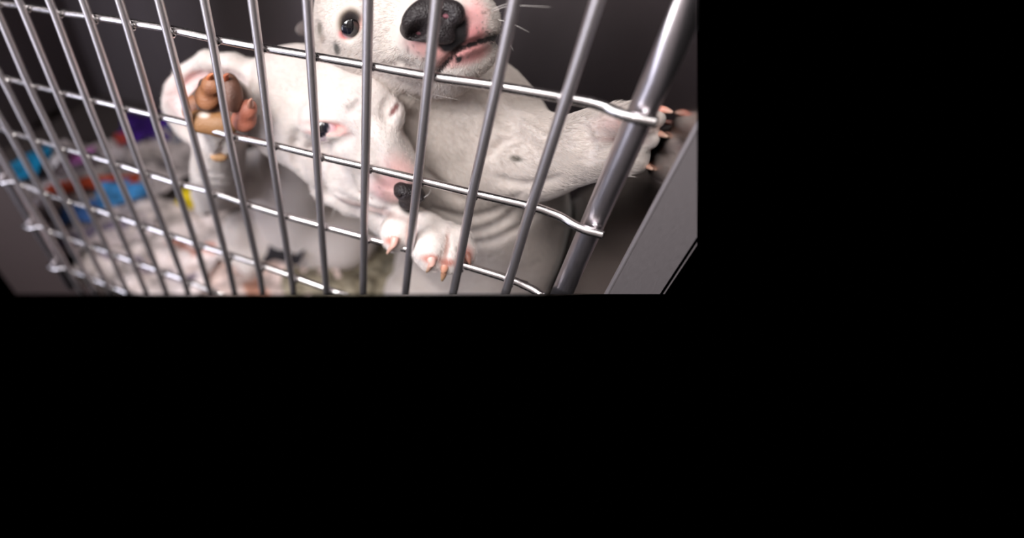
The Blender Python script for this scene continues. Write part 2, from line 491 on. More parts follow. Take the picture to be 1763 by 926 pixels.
# ------------------------------------------------------------------ the cage itself (setting)
FLZ = -10.3; BKY = 13.0; LX = -15.0; RX = 14.62
def structure(name, data, mt, trim=True):
    me = merge(name, data)
    o = obj(name, me, mt, smooth=False, trim=trim)
    return tag(o, kind='structure')
M_FLOOR = mat('worn_floor_pan', lin((74, 66, 64)), .5, build=lambda nt, b: bump(nt, b, 60, .5, .001))
structure('floor', [box_data((LX, .3, FLZ - .3), (RX, BKY, FLZ))], M_FLOOR)
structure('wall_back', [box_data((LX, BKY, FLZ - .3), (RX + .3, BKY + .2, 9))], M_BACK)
structure('wall_right', [box_data((RX, .06, FLZ - .3), (RX + .06, BKY, 9))], M_WALLM)
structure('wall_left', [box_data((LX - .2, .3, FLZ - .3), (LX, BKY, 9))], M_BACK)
# front face of the cage beside the door: rolled edge, flat flange, outer fold
def flange():
    out = [box_data((RX + .04, .0, -14), (15.38, .05, 9))]
    out.append(tube_data([(RX + .03, .035, z) for z in (-14, -6, 0, 9)], .042, 14))
    out.append(box_data((15.34, .0, -14), (15.40, .9, 9)))
    return out
structure('trim_right', flange(), M_FLANGE)
structure('trim_left', [box_data((-9, .25, -26), (-3.3, .32, 9)), tube_data([(-3.3, .285, z) for z in (-14, -6, 0, 9)], .045, 12)], M_FLANGE2)
structure('trim_bottom', [box_data((-3.3, .25, FLZ - 2), (RX, .32, FLZ + .12))], M_FLANGE2)

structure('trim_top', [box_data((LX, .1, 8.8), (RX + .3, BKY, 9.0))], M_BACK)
# room the light comes from: pale wall behind the photographer and a ceiling
M_ROOM = mat('pale_room_paint', lin((205, 198, 198)), .8, build=lambda nt, b: bump(nt, b, 20, .1, .002))
M_CEIL = mat('ceiling_paint', lin((190, 184, 184)), .85, build=lambda nt, b: bump(nt, b, 25, .1, .002))
structure('wall_front', [box_data((-60, -62, -45), (70, -60, 62))], M_ROOM, trim=False)
structure('ceiling', [box_data((-60, -62, 60), (70, 6, 62))], M_CEIL, trim=False)

# ------------------------------------------------------------------ the wire door
door = thing('cage_door', 'steel wire door of the cage, rectangular grid of welded bars between two round posts', 'cage door', (5.3, 0, -10))
ROWS = {1: 2.185, 2: .055, 3: -1.90, 4: -4.20, 5: -6.34, 6: -8.62}
BEND = {1: {1: .25, 2: .14, 3: .1, 4: .08, 5: .05, 6: .02, 7: .03, 13: -.06},
        2: {0: .13, 1: .07, 2: .03, 12: -.03, 13: -.07, 7: -.03, 8: -.03},
        3: {-1: .12, 0: .08, 1: .07, 5: .03, 6: .04, 13: -.04},
        4: {-1: .1, 0: .12, 1: .11, 2: .09, 3: .08, 4: .08, 5: .09, 6: .07, 7: .07, 8: .06},
        5: {-2: .1, -1: .05, 0: .05, 1: .08, 2: .08, 3: .1, 4: .12}}
RV, RH = .083, .078
def bar_x(i, z):
    zs, xs = [], []
    for r in (6, 5, 4, 3, 2, 1):
        zs.append(ROWS[r]); xs.append(i + .05 + BEND.get(r, {}).get(i, BEND.get(r, {}).get(i - 1, 0) * .5 if r > 3 else 0))
    return float(np.interp(z, zs, xs))
for i in range(-2, 14):
    zt = list(np.linspace(-10.2, 4.6, 26))
    pts = [(bar_x(i, z), -.155, z) for z in zt]
    obj('vertical_bar', tube('vertical_bar', pts, RV, 20), M_WIRE_V, door)
for r, z in ROWS.items():
    pts = []
    pts += [(-3.06, -.205, z - .02), (-2.9, -.205, z - .02), (-2.68, -.19, z - .02), (-2.5, -.1, z), (-2.3, -.01, z)]
    for i in range(-2, 14):
        dz = 0
        if r == 1: dz = {1: -.02, 4: .03, 5: .04, 6: .04, 8: -.02, 9: -.02, 10: -.02, 11: -.03}.get(i, 0)
        if r == 2: dz = {7: -.05, 8: -.02, 9: -.02, 0: .03, 13: .02}.get(i, 0)
        if r == 3: dz = {4: -.03, 5: -.05, 7: -.06, 8: -.07, 9: -.04, 11: .03, 12: .05, 13: .04}.get(i, 0)
        if r == 4: dz = {-1: -.11, 0: -.06, 6: .03, 7: .04, 8: .03}.get(i, 0)
        if r == 5: dz = {-2: -.05, -1: -.05, 0: -.04, 3: .04, 4: .07}.get(i, 0)
        pts.append((i, 0, z + dz))
    pts += [(13.3, -.01, z), (13.5, -.05, z - .01), (13.68, -.14, z - .02), (13.85, -.2, z - .02), (14.0, -.205, z - .02), (14.11, -.205, z - .02)]
    parts = [tube_data(catmull(pts, 4), RH, 18)]
    # flattened weld under each crossing and the short wire nub before the post
    for i in range(-2, 14):
        x = bar_x(i, z)
        parts.append(tube_data([(x + .02, -.06, z + .085), (x + .06, -.08, z + .03), (x + .06, -.08, z - .03), (x + .02, -.06, z - .085)], [.03, .05, .05, .03], 8))
    parts.append(tube_data([(12.86, .1, z - .035), (13.1, .1, z - .035), (13.37, .09, z - .035)], .035, 8))
    obj('crossbar', merge('crossbar', parts), M_WIRE_H, door)
for x in (-2.92, 13.985):
    zz = list(np.linspace(-10.2, 4.8, 8))
    parts = [tube_data([(x, .07, z) for z in zz], .175, 28)]
    for z in ROWS.values():   # weld collars where the crossbars are fixed
        parts.append(tube_data([(x - .08, -.1, z + .05), (x, -.12, z + .06), (x + .08, -.1, z + .05)], [.02, .05, .02], 8))
    obj('post', merge('post', parts), M_POST, door)
# ------------------------------------------------------------------ puppy pressed against the middle of the door
FUR = (226, 216, 211)
PINK = (232, 168, 163)

pA = thing('puppy', 'white puppy with its chin on a crossbar, raised paw pad pressed against the wires', 'puppy', (7.7, 4.2, FLZ), 'white puppies in the cage')
A = Field((1.5, -.5, -10.2), (13.2, 8.2, 3.2), .052)
# trunk, sitting low behind
A.C([(520, 205, 3.4, 66), (520, 280, 5.2, 66), (520, 360, 6.2, 74), (540, 450, 6.2, 78)], k=.9)
A.E(480, 375, 6.0, 62, 56, 60, k=.8)
A.E(590, 400, 6.0, 62, 62, 60, k=.8)
# haunch and hind foot on the floor
A.E(470, 440, 5.4, 50, 55, 50, k=.6)
A.C([(455, 420, 4.6, 34), (415, 395, 4.2, 26), (402, 425, 3.9, 24), (430, 455, 3.5, 20)], k=.4)
# neck and skull
A.C([(505, 205, 3.2, 60), (520, 185, 2.5, 84)], k=.6)
A.E(528, 172, 2.15, 104, 88, 88, ang=35, k=.5)
A.E(470, 190, 2.35, 56, 72, 60, ang=0, k=.5)
A.E(600, 165, 1.75, 74, 58, 62, ang=48, k=.45)
A.E(474, 130, 2.45, 42, 34, 42, ang=-10, k=.3)
# cheek and jaw muscle
A.E(505, 235, 1.75, 56, 46, 46, ang=35, k=.5)
A.E(560, 282, 1.45, 60, 44, 42, ang=42, k=.45)
# muzzle
A.C([(628, 232, 1.35, 62), (662, 285, .95, 48), (684, 312, .72, 36)], k=.45)
A.E(612, 312, .98, 52, 42, 34, ang=22, k=.28)        # near upper lip
A.E(660, 343, .7, 44, 26, 26, ang=4, k=.2)        # lip under the nose
A.C([(560, 322, 1.35, 26), (606, 348, 1.15, 22), (655, 364, .95, 19)], k=.14)    # lower jaw
# brows and the bridge between the eyes
A.E(560, 190, 1.12, 40, 20, 22, ang=-6, k=.35)
A.E(648, 170, 1.25, 38, 25, 24, ang=62, k=.5)
A.C([(620, 185, 1.1, 34), (655, 240, .85, 26), (690, 300, .6, 18)], k=.35)
# lids around both eyes
cE = P(561, 218, .98); rE = sz(25, cE)
A.E(561, 219, 1.03, 42, 21, 30, ang=0, k=.3)
A.E(680, 194, 1.12, 15, 24, 20, ang=-14, k=.25)
# ear: folded cup at the side of the skull
A.E(372, 164, 1.95, 76, 62, 30, ang=-14, k=.25)
A.C([(440, 132, 2.2, 28), (400, 112, 2.0, 18), (356, 104, 1.9, 15), (318, 122, 1.75, 12)], k=.2)
A.E(372, 172, 1.3, 66, 52, 54, ang=-14, k=.12, op='sub')
A.C([(300, 150, 1.55, 12), (296, 185, 1.5, 12), (318, 222, 1.45, 12), (340, 238, 1.42, 9)], k=.22, n=3)
A.C([(310, 130, 1.6, 11), (300, 150, 1.55, 12)], k=.2)
# eye opening
A.E(559, 218, .42, 36, 10, 60, ang=2, k=.06, op='sub')

# lip line
A.fold([(578, 330, 3, .6), (600, 344, 4, .7), (626, 354, 4, .7), (655, 364, 4, .7), (686, 362, 4, .7), (706, 354, 3, .6)], k=.08)
# raised foreleg: elbow, wrist, paw seen from below
A.C([(500, 290, 5.0, 48), (440, 300, 4.2, 38), (385, 322, 3.0, 36), (362, 334, 2.5, 30)], k=.4)
A.C([(368, 326, 2.45, 34), (376, 285, 1.8, 42), (380, 240, 1.1, 36), (380, 205, .72, 38)], k=.3, n=3)
A.E(352, 348, 2.6, 17, 26, 20, k=.3)
A.E(383, 178, .66, 52, 50, 30, ang=0, k=.25)
for (x, y, Y, rx, ry, a) in ((340, 180, .5, 20, 26, 25), (362, 153, .48, 22, 27, 5), (393, 152, .52, 22, 30, -14), (420, 197, .5, 23, 26, 28)):
    A.E(x, y, Y, rx, ry, 20, ang=a, k=.1)
# second forepaw hanging over the wire
A.C([(610, 290, 3.4, 34), (655, 350, 1.9, 30), (668, 376, 1.2, 27), (700, 385, .65, 32)], k=.3, n=3)
A.E(735, 400, .5, 50, 34, 34, ang=28, k=.25)
A.C([(695, 378, .45, 26), (682, 398, .18, 25), (680, 412, .12, 22)], k=.14)
A.C([(728, 398, .35, 32), (738, 424, .06, 30), (742, 440, .0, 26)], k=.14)
A.C([(765, 408, .4, 28), (774, 432, .14, 24), (772, 452, .06, 20)], k=.1)
A.C([(790, 412, .45, 24), (800, 434, .25, 18), (802, 448, .2, 14)], k=.1)
A.fold([(712, 372, 3, .8), (710, 395, 4.5, .9), (709, 425, 6, 1)], k=.08)
A.fold([(769, 400, 1.8, .8), (767, 424, 2.6, .9), (760, 446, 3, .9), (752, 458, 3, .9)], k=.05)
A.fold([(786, 420, 2, .8), (787, 445, 3, .9)], k=.05)
A.fold([(520, 262, 3, .5), (548, 256, 5, .6), (580, 250, 5, .6), (606, 236, 3, .5)], k=.16)
A.fold([(671, 200, 2.5, .8), (678, 188, 4, 1), (688, 176, 3, .8)], k=.06)
A.fold([(666, 206, 3, .3), (664, 186, 5, .5), (674, 168, 4, .4)], k=.12)
A.fold([(600, 196, 2, .4), (612, 186, 4, .6), (622, 176, 3, .4)], k=.14)
A.fold([(512, 230, 3, .3), (508, 265, 4, .4), (516, 300, 3, .3)], k=.2)
A.fold([(548, 300, 3, .4), (558, 322, 5, .5), (566, 340, 4, .5)], k=.16)
A.fold([(322, 146, 4, .6), (340, 130, 5, .8), (368, 126, 5, .8), (400, 132, 4, .6)], k=.12)
A.fold([(640, 250, 3, .3), (655, 290, 5, .4), (664, 312, 5, .5), (690, 314, 3, .5)], k=.2)
for y_ in (296, 308, 322):
    A.fold([(345, y_, 2, .4), (372, y_ + 5, 3, .5), (402, y_ + 2, 2, .4)], k=.1)
A.fold([(385, 244, 3, .5), (383, 256, 4, .6), (380, 266, 4, .6)], k=.1)
pad_c = A.front(377, 270)
# floor and frame limits
A.below((0, 0, FLZ + .1), (0, 0, -1))
for co, no in CUTS: A.below(np.array(co) / U + np.array(no) * .08, np.array(no))
CUR[0] = A
me = A.mesh('body')
BR = (176, 128, 96); DK = (92, 62, 48)
paint(me, FUR, [
    spot(372, 178, .45, 75, 62, (78, 52, 40), 0, .2, .95, .12, rd=45),
    spot(352, 163, 1.9, 52, 42, (246, 196, 196), -14, .5, .75, 0, rd=50, raw=True),
    spot(585, 222, .95, 18, 9, (230, 168, 160), 8, .6, .8, 0, rd=40),
    spot(560, 229, .95, 40, 5, (226, 160, 154), 3, .6, .6, 0, rd=40),
    spot(545, 211, .95, 34, 5, (228, 170, 164), 3, .6, .6, 0, rd=40),
    spot(679, 188, .8, 15, 5, (104, 52, 50), -56, .5, .95, 0, rd=60),
    spot(692, 298, .6, 34, 26, PINK, 40, .7, .6, .05),
    spot(668, 330, .6, 34, 30, (236, 178, 176), 0, .6, .7, .05),
    spot(640, 360, .6, 90, 6, (128, 84, 80), 12, .6, .55, .03, rd=60),
    spot(704, 350, .5, 17, 18, (32, 27, 29), 0, .3, 1, .06, rd=60),
    spot(675, 415, 0, 12, 8, (214, 130, 112), 0, .6, .9, 0, rd=30),
    spot(742, 446, 0, 16, 8, (206, 128, 110), 0, .6, .9, 0, rd=30),
    spot(770, 452, 0, 13, 8, (196, 118, 100), 0, .6, .9, 0, rd=30),
    spot(802, 440, .2, 14, 18, (178, 118, 108), 0, .6, .9, 0, rd=30),
    spot(707, 400, 0, 8, 24, (200, 140, 128), 8, .6, .7, 0, rd=30),
    spot(768, 425, 0, 4, 30, (140, 96, 84), 12, .6, .8, 0, rd=30),
    spot(620, 330, .9, 3, 2, (150, 120, 116), 0, .4, .8), spot(655, 322, .7, 2.4, 2, (120, 90, 90), 0, .4, .8), spot(640, 340, .7, 2.4, 2, (140, 100, 98), 0, .4, .8),
])
bodyA = obj('body', me, M_DOG, pA)
offA = np.array([7.7, 4.2, FLZ]); paw_c = P(380, 178, .4); eye_c = P(562, 218, .95)
def dirp(x0, y0, Y0, x1, y1, Y1): return P(x1, y1, Y1) - P(x0, y0, Y0)
short_hairs(pA, bodyA.data, offA, 52000, flow_from([
    (P(695, 325, .4), None, 2.6), (P(520, 150, 1.5), dirp(600, 200, 1, 450, 110, 2.4), 2.2), (P(735, 400, 0), dirp(700, 370, .5, 760, 460, 0), 1.0),
    (P(375, 300, 1.6), dirp(375, 240, 1, 370, 340, 2.4), 1.3), (P(540, 420, 5), dirp(540, 250, 4, 540, 480, 6), 3)]),
    lambda V: (np.linalg.norm(V - paw_c, axis=1) > .85) & (np.linalg.norm((V - eye_c) @ RW.T / np.array([.42, .16, 1]), axis=1) > 1), [(P(700, 330, .4), 1.4), (eye_c, 1.0)], length=.12, seed=3)
# paw pads
CUR[0] = None
def pad(parent, name, blobs, cl, spots=(), k=.12, h=.03):
    c = [P(*b[:3]) for b in blobs]; m_ = 1.2
    lo = np.min(c, 0) - m_; hi = np.max(c, 0) + m_
    f = Field(lo, hi, h)
    for b in blobs: f.E(b[0], b[1], b[2], b[3], b[4], b[5], ang=b[6], k=k)
    me = f.mesh(name); paint(me, cl, spots)
    return obj(name, me, M_PAD, parent)
pad(pA, 'toe_pad', [(335, 186, .3, 21, 25, 13, 24)], (138, 92, 66), [spot(334, 188, .2, 9, 10, (100, 58, 40), 0, .6, .8)])
pad(pA, 'toe_pad', [(357, 166, .24, 22, 24, 12, 8), (364, 146, .28, 18, 18, 11, 0)], (148, 100, 70), [spot(360, 162, .1, 9, 13, (104, 60, 40), 10, .7, .7)])
pad(pA, 'toe_pad', [(399, 160, .3, 19, 35, 13, -12)], (104, 70, 56), [spot(404, 168, .1, 7, 20, (92, 60, 48), -14, .7, .7)])
pad(pA, 'toe_pad', [(420, 206, .26, 22, 22, 13, 30), (427, 188, .3, 16, 18, 11, 20)], (160, 98, 80), [spot(418, 206, .1, 10, 12, (150, 84, 66), 0, .7, .6)])
pad(pA, 'metacarpal_pad', [(362, 213, .1, 36, 19, 15, 6), (342, 207, .12, 20, 17, 13, 0), (388, 214, .24, 22, 21, 14, 0)], (142, 102, 66),
    [spot(352, 198, .1, 10, 6, (226, 214, 206), 10, .6, .9, .1), spot(385, 220, .1, 26, 10, (132, 96, 62), 0, .7, .7)], k=.2)
pad(pA, 'carpal_pad', [(377, 270, float(pad_c[1]), 15, 9, 10, 4)], (196, 152, 110), [])
claw(pA, [(360, 138, .3), (362, 130, .22), (367, 127, .2)], 6, (206, 118, 76), (190, 120, 84))
claw(pA, [(388, 138, .34), (389, 130, .26), (394, 127, .22)], 6, (188, 100, 66), (150, 90, 66))
claw(pA, [(431, 184, .3), (431, 175, .18), (433, 170, .12)], 6.5, (206, 150, 130), (180, 130, 112))
claw(pA, [(681, 408, -.12), (677, 421, -.24), (669, 433, -.24), (667, 437, -.22)], 7, (226, 172, 162), (206, 176, 148))
claw(pA, [(742, 440, -.22), (743, 452, -.32), (739, 462, -.32), (735, 468, -.3)], 8, (236, 184, 176), (160, 132, 84))
claw(pA, [(766, 452, -.1), (765, 464, -.2), (763, 476, -.2), (761, 483, -.18)], 7.5, (200, 138, 120), (176, 150, 104))
claw(pA, [(803, 436, .08), (807, 448, -.02), (809, 457, 0)], 6.5, (190, 130, 116), (170, 130, 108))
# eyes
g = (CW - cE) + 1.5 * RW[0] * -3.2
eyeball(pA, P(558, 218, .97), sz(27, cE), g, .8, (16, 17, 30), (226, 206, 216))
# nose
f = Field(P(703, 330, .5) - 1, P(703, 330, .5) + 1, .022)
f.E(702, 331, .4, 26, 18, 18, ang=16, k=.1); f.E(694, 326, .36, 14, 12, 14, ang=16, k=.1); f.E(719, 336, .4, 13, 13, 14, k=.1)
f.E(702, 348, .4, 16, 14, 13, ang=6, k=.1)
f.E(688, 338, .2, 6, 2.4, 10, ang=-24, k=.04, op='sub'); f.E(722, 341, .22, 6, 3.6, 12, ang=30, k=.05, op='sub')
f.C([(706, 340, .2, 1.5), (704, 362, .24, 1.5)], k=.04, op='sub')
obj('nose', f.mesh('nose'), M_NOSE, pA)
for w_ in (((568, 342, 1.1), (560, 352, .9), (553, 362, .7)), ((583, 350, 1.1), (574, 366, .9), (570, 376, .8)), ((600, 356, 1.0), (594, 366, .8), (593, 374, .7)),
           ((618, 356, .9), (618, 372, .7), (622, 388, .6)), ((632, 352, .8), (636, 366, .6), (634, 384, .6)), ((722, 345, .4), (738, 334, .3), (742, 322, .3))):
    whisker(pA, w_, .009)
# ------------------------------------------------------------------ puppy standing above it, one foreleg braced on the right wall
pB = thing('puppy', 'white puppy with a big black nose, above the other, foreleg stretched to the right wall', 'puppy', (11.8, 5.5, FLZ), 'white puppies in the cage')
B = Field((6.0, -.4, -8.6), (14.75, 8.8, 4.6), .05)
# trunk
B.C([(800, 190, 3.1, 92), (800, 265, 3.6, 106), (835, 350, 4.3, 112), (820, 450, 5.2, 120), (800, 520, 5.8, 124)], k=.9, n=2)
B.E(890, 300, 3.7, 66, 78, 70, ang=0, k=.7)
B.E(880, 385, 4.6, 92, 88, 80, k=.8)
B.E(745, 290, 3.2, 46, 66, 50, k=.5)
# neck under the jaw
B.C([(690, 150, 2.4, 52), (760, 190, 2.9, 72), (830, 215, 3.2, 80)], k=.6)
B.C([(838, 168, 3.2, 42), (872, 225, 3.4, 56), (905, 265, 3.2, 60)], k=.5)
# thigh of a hind leg under the belly
B.C([(770, 470, 4.0, 62), (745, 520, 3.2, 84)], k=.5)
# foreleg to the wall
B.C([(868, 268, 2.7, 78), (920, 268, 2.2, 64), (975, 262, 1.75, 43), (1025, 248, 1.45, 41), (1056, 240, 1.2, 46)], k=.45, n=2)
B.C([(860, 300, 2.9, 62), (915, 300, 2.5, 36), (945, 304, 2.3, 20)], k=.35)
B.C([(812, 245, 2.7, 40), (845, 222, 2.3, 26), (880, 232, 2.2, 24)], k=.4)
B.C([(1056, 210, 1.1, 25), (1092, 205, .92, 27), (1126, 204, .95, 18)], k=.1)
B.C([(1060, 238, 1.2, 22), (1098, 238, 1.0, 22), (1124, 238, .92, 18)], k=.1)
B.C([(1050, 268, 1.1, 28), (1086, 272, .95, 28), (1112, 278, 1.0, 18)], k=.1)
B.C([(1060, 192, 1.3, 14), (1090, 192, 1.2, 13), (1110, 205, 1.2, 12)], k=.14)
B.fold([(1030, 224, 4, .4), (1044, 238, 8, .8), (1070, 242, 8, .9), (1100, 240, 6, .9)], k=.1)
B.C([(1045, 254, .75, 3), (1062, 254, .55, 5), (1090, 257, .5, 5)], k=.1, op='sub', n=3)
# head: skull mostly above the frame
B.E(640, 10, 2.5, 96, 100, 90, ang=20, k=.5)
B.E(612, 70, 2.2, 58, 62, 56, ang=0, k=.45)
B.E(680, 96, 2.0, 72, 56, 56, ang=20, k=.45)
B.E(575, 40, 2.45, 30, 48, 40, ang=10, k=.35)
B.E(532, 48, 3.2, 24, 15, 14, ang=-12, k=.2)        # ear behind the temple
# muzzle
B.C([(690, 30, 1.75, 76), (765, 45, 1.25, 70)], k=.5)
B.E(712, 92, 1.25, 56, 46, 46, ang=18, k=.32)        # lip lobe left
B.E(806, 42, 1.18, 54, 50, 44, ang=-10, k=.3)         # lip lobe right
B.E(770, 62, 1.02, 40, 34, 30, k=.25)
B.E(806, 100, 1.22, 52, 36, 38, ang=-22, k=.14)       # chin
B.E(770, 112, 1.45, 46, 34, 40, ang=10, k=.25)
B.C([(770, 115, 1.75, 50), (700, 128, 2.1, 46), (620, 105, 2.5, 30)], k=.45)     # lower jaw
# eye
cB = P(604, 44, 1.62); rB = sz(25, cB)
B.E(604, 44, 1.66, 36, 36, 30, ang=-20, k=.3)
B.E(603, 43, 1.0, 26, 19.5, 60, ang=-42, k=.06, op='sub')
# mouth line
B.fold([(862, 62, 4, .6), (835, 68, 4.5, .8), (808, 77, 4.5, .8), (789, 86, 4, .7)], k=.08)
B.fold([(789, 86, 4, .7), (770, 106, 4, .8), (752, 126, 4, .7)], k=.08)
B.fold([(660, 118, 3, .3), (690, 112, 4, .3), (712, 124, 3, .3)], k=.16)
# wrinkles of loose skin
B.fold([(842, 272, 3, .5), (854, 256, 5, .7), (872, 244, 5, .7), (896, 238, 3, .4)], k=.14)
B.fold([(872, 204, 5, .2), (896, 204, 7, .3), (918, 220, 7, .3), (938, 238, 5, .2)], k=.2, op='add')
B.fold([(884, 188, 4, .5), (908, 196, 5, .6), (930, 210, 5, .6), (952, 226, 3, .4)], k=.14)
B.fold([(734, 388, 3, .4), (770, 402, 5, .6), (815, 402, 6, .7), (862, 384, 5, .6), (896, 352, 3, .5)], k=.2)
B.fold([(752, 362, 3, .3), (800, 376, 5, .5), (850, 366, 5, .6), (892, 336, 4, .5)], k=.2)
B.fold([(800, 424, 3, .3), (850, 416, 5, .4), (900, 390, 4, .4), (925, 360, 3, .3)], k=.2)
B.fold([(735, 300, 3, .3), (765, 330, 5, .4), (790, 345, 4, .3)], k=.24)
B.fold([(858, 310, 3, .4), (884, 318, 5, .5), (920, 318, 4, .5), (960, 306, 3, .4)], k=.18)
B.fold([(998, 220, 3, .3), (1010, 245, 5, .4), (1008, 275, 4, .3)], k=.2)
B.fold([(1030, 268, 3, .3), (1048, 256, 5, .6), (1072, 254, 5, .7)], k=.12)
B.fold([(700, 168, 4, .4), (760, 186, 6, .5), (830, 176, 5, .4)], k=.25)
B.fold([(830, 160, 4, .4), (862, 190, 6, .4), (880, 215, 4, .4)], k=.25)
for co, no in CUTS: B.below(np.array(co) / U + np.array(no) * .08, np.array(no))
B.below((RX - .03, 0, 0), (1, 0, 0))
CUR[0] = B
me = B.mesh('body')
BK = (30, 26, 28)
rng = np.random.default_rng(4)
fre = []
for _ in range(46):
    x = rng.uniform(675, 750); y = rng.uniform(75, 122)
    fre.append(spot(x, y, .9, rng.uniform(.9, 1.9), rng.uniform(.9, 1.7), (120, 96, 92), 0, .5, .75, 0, rd=60))
for _ in range(30):
    x = rng.uniform(818, 856); y = rng.uniform(14, 60)
    fre.append(spot(x, y, .9, rng.uniform(1., 2.4), rng.uniform(.8, 1.6), (128, 116, 110), -20, .5, .7, 0, rd=60))
for _ in range(24):
    x = rng.uniform(790, 850); y = rng.uniform(100, 134)
    fre.append(spot(x, y, 1.1, rng.uniform(1., 1.8), rng.uniform(.8, 1.5), (150, 120, 114), -20, .5, .6, 0, rd=60))
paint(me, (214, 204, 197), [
    spot(812, 40, .8, 24, 40, (240, 172, 172), 20, .5, .85, .05, rd=60),
    spot(812, 64, .7, 30, 16, (238, 160, 160), -12, .5, .9, .05, rd=60),
    spot(735, 78, .9, 40, 16, (240, 176, 172), 22, .5, .8, .05, rd=60),
    spot(768, 96, .8, 22, 18, (224, 160, 154), 0, .5, .85, .05, rd=60),
    spot(812, 92, .9, 34, 14, (226, 152, 150), -18, .55, .9, .05, rd=60),
    spot(775, 62, .8, 26, 26, BK, 0, .2, 1, .16, rd=60),
    spot(786, 45, .8, 22, 30, BK, -10, .2, 1, .14, rd=60),
    spot(786, 78, .8, 10, 10, BK, 0, .3, 1, .2, rd=60),
    spot(768, 84, .8, 7, 6, BK, 0, .25, 1, .05, rd=60), spot(789, 102, .9, 6, 5, BK, 10, .25, 1, .05, rd=60),
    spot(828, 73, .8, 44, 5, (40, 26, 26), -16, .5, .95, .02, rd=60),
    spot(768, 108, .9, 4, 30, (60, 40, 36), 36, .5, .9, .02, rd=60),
    spot(603, 42, 1.2, 22, 23, (120, 96, 60), -20, .35, .75, .03, rd=60),
    spot(603, 43, 1.2, 18.5, 19, (38, 30, 30), -20, .25, 1, .03, rd=60),
    spot(590, 61, 1.2, 8, 6, (226, 150, 150), 30, .5, 1, 0, rd=60),
    spot(625, 36, 1.2, 8, 9, (240, 190, 178), 0, .6, .8, 0, rd=60),
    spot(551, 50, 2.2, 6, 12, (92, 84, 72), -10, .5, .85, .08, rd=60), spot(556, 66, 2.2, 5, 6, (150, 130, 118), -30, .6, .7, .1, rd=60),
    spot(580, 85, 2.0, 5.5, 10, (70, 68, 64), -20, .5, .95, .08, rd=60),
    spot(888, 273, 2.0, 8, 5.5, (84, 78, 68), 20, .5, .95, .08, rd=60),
    spot(526, 50, 3.2, 22, 24, (84, 74, 73), 0, .35, .95, 0, rd=60),  # ear's shadowed look, painted into the coat as dark grey
    spot(1066, 241, .8, 34, 6, (150, 112, 108), 4, .7, .7, 0, rd=60),  # shade of the crease between the toes, painted brownish
    spot(1075, 212, .9, 40, 18, (232, 198, 192), 0, .8, .6, 0, rd=60),
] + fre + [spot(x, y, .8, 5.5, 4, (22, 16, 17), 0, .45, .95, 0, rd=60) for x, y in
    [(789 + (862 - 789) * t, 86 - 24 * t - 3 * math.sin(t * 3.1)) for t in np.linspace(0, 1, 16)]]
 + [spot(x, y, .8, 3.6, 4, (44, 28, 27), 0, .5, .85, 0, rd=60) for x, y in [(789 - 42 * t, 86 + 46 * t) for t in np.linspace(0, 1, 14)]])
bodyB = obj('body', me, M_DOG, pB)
offB = np.array([11.8, 5.5, FLZ]); eyeb = P(603, 43, 1.4); noseb = P(745, 40, .6)
short_hairs(pB, bodyB.data, offB, 80000, flow_from([
    (P(760, 50, .5), None, 2.0), (P(900, 260, 2.2), dirp(850, 240, 2.5, 1000, 250, 1.6), 1.6), (P(1060, 240, .9), dirp(1020, 240, 1.4, 1130, 250, .9), 1.2),
    (P(790, 250, 3), dirp(790, 160, 2.6, 820, 380, 4), 2.2), (P(850, 430, 4.5), dirp(850, 330, 3.6, 830, 500, 5.5), 2.6), (P(650, 60, 2), dirp(740, 40, 1, 560, 60, 2.8), 1.6)]),
    lambda V: (np.linalg.norm((V - eyeb) @ RW.T / np.array([.32, .34, 2]), axis=1) > 1) & (V[:, 0] < RX - .25) & (np.linalg.norm((V - noseb) @ RW.T / np.array([.62, .45, 2]), axis=1) > 1), [(P(790, 60, .8), 1.6), (eyeb, .8)], seed=5)
CUR[0] = None
# nose leather
c0 = P(742, 36, .7)
f = Field(c0 - 1.6, c0 + 1.6, .03)
f.E(744, 34, .66, 54, 34, 26, ang=-24, k=.12); f.E(730, 22, .56, 42, 24, 22, ang=-32, k=.12); f.E(756, 56, .52, 30, 18, 18, ang=24, k=.15)
f.E(710, 50, .6, 22, 20, 18, ang=10, k=.1); f.E(782, 22, .66, 18, 22, 18, ang=-30, k=.1)
f.E(722, 48, .2, 19, 12, 50, ang=-14, k=.1, op='sub'); f.E(768, 18, .28, 14, 11, 50, ang=-30, k=.1, op='sub')
f.C([(705, 62, .4, 3), (722, 66, .34, 3.5), (738, 60, .3, 3)], k=.06, op='sub', n=2)
f.C([(748, 48, .22, 2), (768, 66, .2, 2), (788, 84, .3, 2)], k=.06, op='sub', n=2)
for co, no in CUTS: pass
obj('nose', f.mesh('nose'), M_NOSE, pB)
for x, y, r in ((724, 56, 10), (770, 28, 8)):   # pink lining deep in each nostril
    c = P(x, y, .58); bm = bmesh.new(); bmesh.ops.create_icosphere(bm, subdivisions=3, radius=sz(r, c) * U)
    bmesh.ops.scale(bm, verts=bm.verts, vec=(1, .7, .55)); bmesh.ops.translate(bm, verts=bm.verts, vec=Vector((c * U).tolist())); me = bpy.data.meshes.new('nostril_lining'); bm.to_mesh(me); bm.free()
    ink(me, (112, 64, 74)); obj('nostril_lining', me, M_PAD, pB)
eyeball(pB, P(603, 42, 1.6), rB * 1.12, (CW - cB) + RW[0] * 1.0 + RW[1] * -1.2, .98, (20, 22, 34), (206, 186, 196))
def at_wall(x, y): return PX(x, y, RX - .02)
claw(pB, [P(1122, 196, 1.0), P(1140, 189, 1.0), at_wall(1157, 193)], 12, (226, 112, 88), (244, 206, 186))
claw(pB, [P(1114, 234, .98), P(1130, 229, .98), at_wall(1148, 235)], 12, (226, 110, 84), (244, 206, 182))
claw(pB, [P(1092, 282, 1.05), P(1106, 282, 1.02), at_wall(1122, 291)], 12, (222, 100, 76), (242, 200, 176))
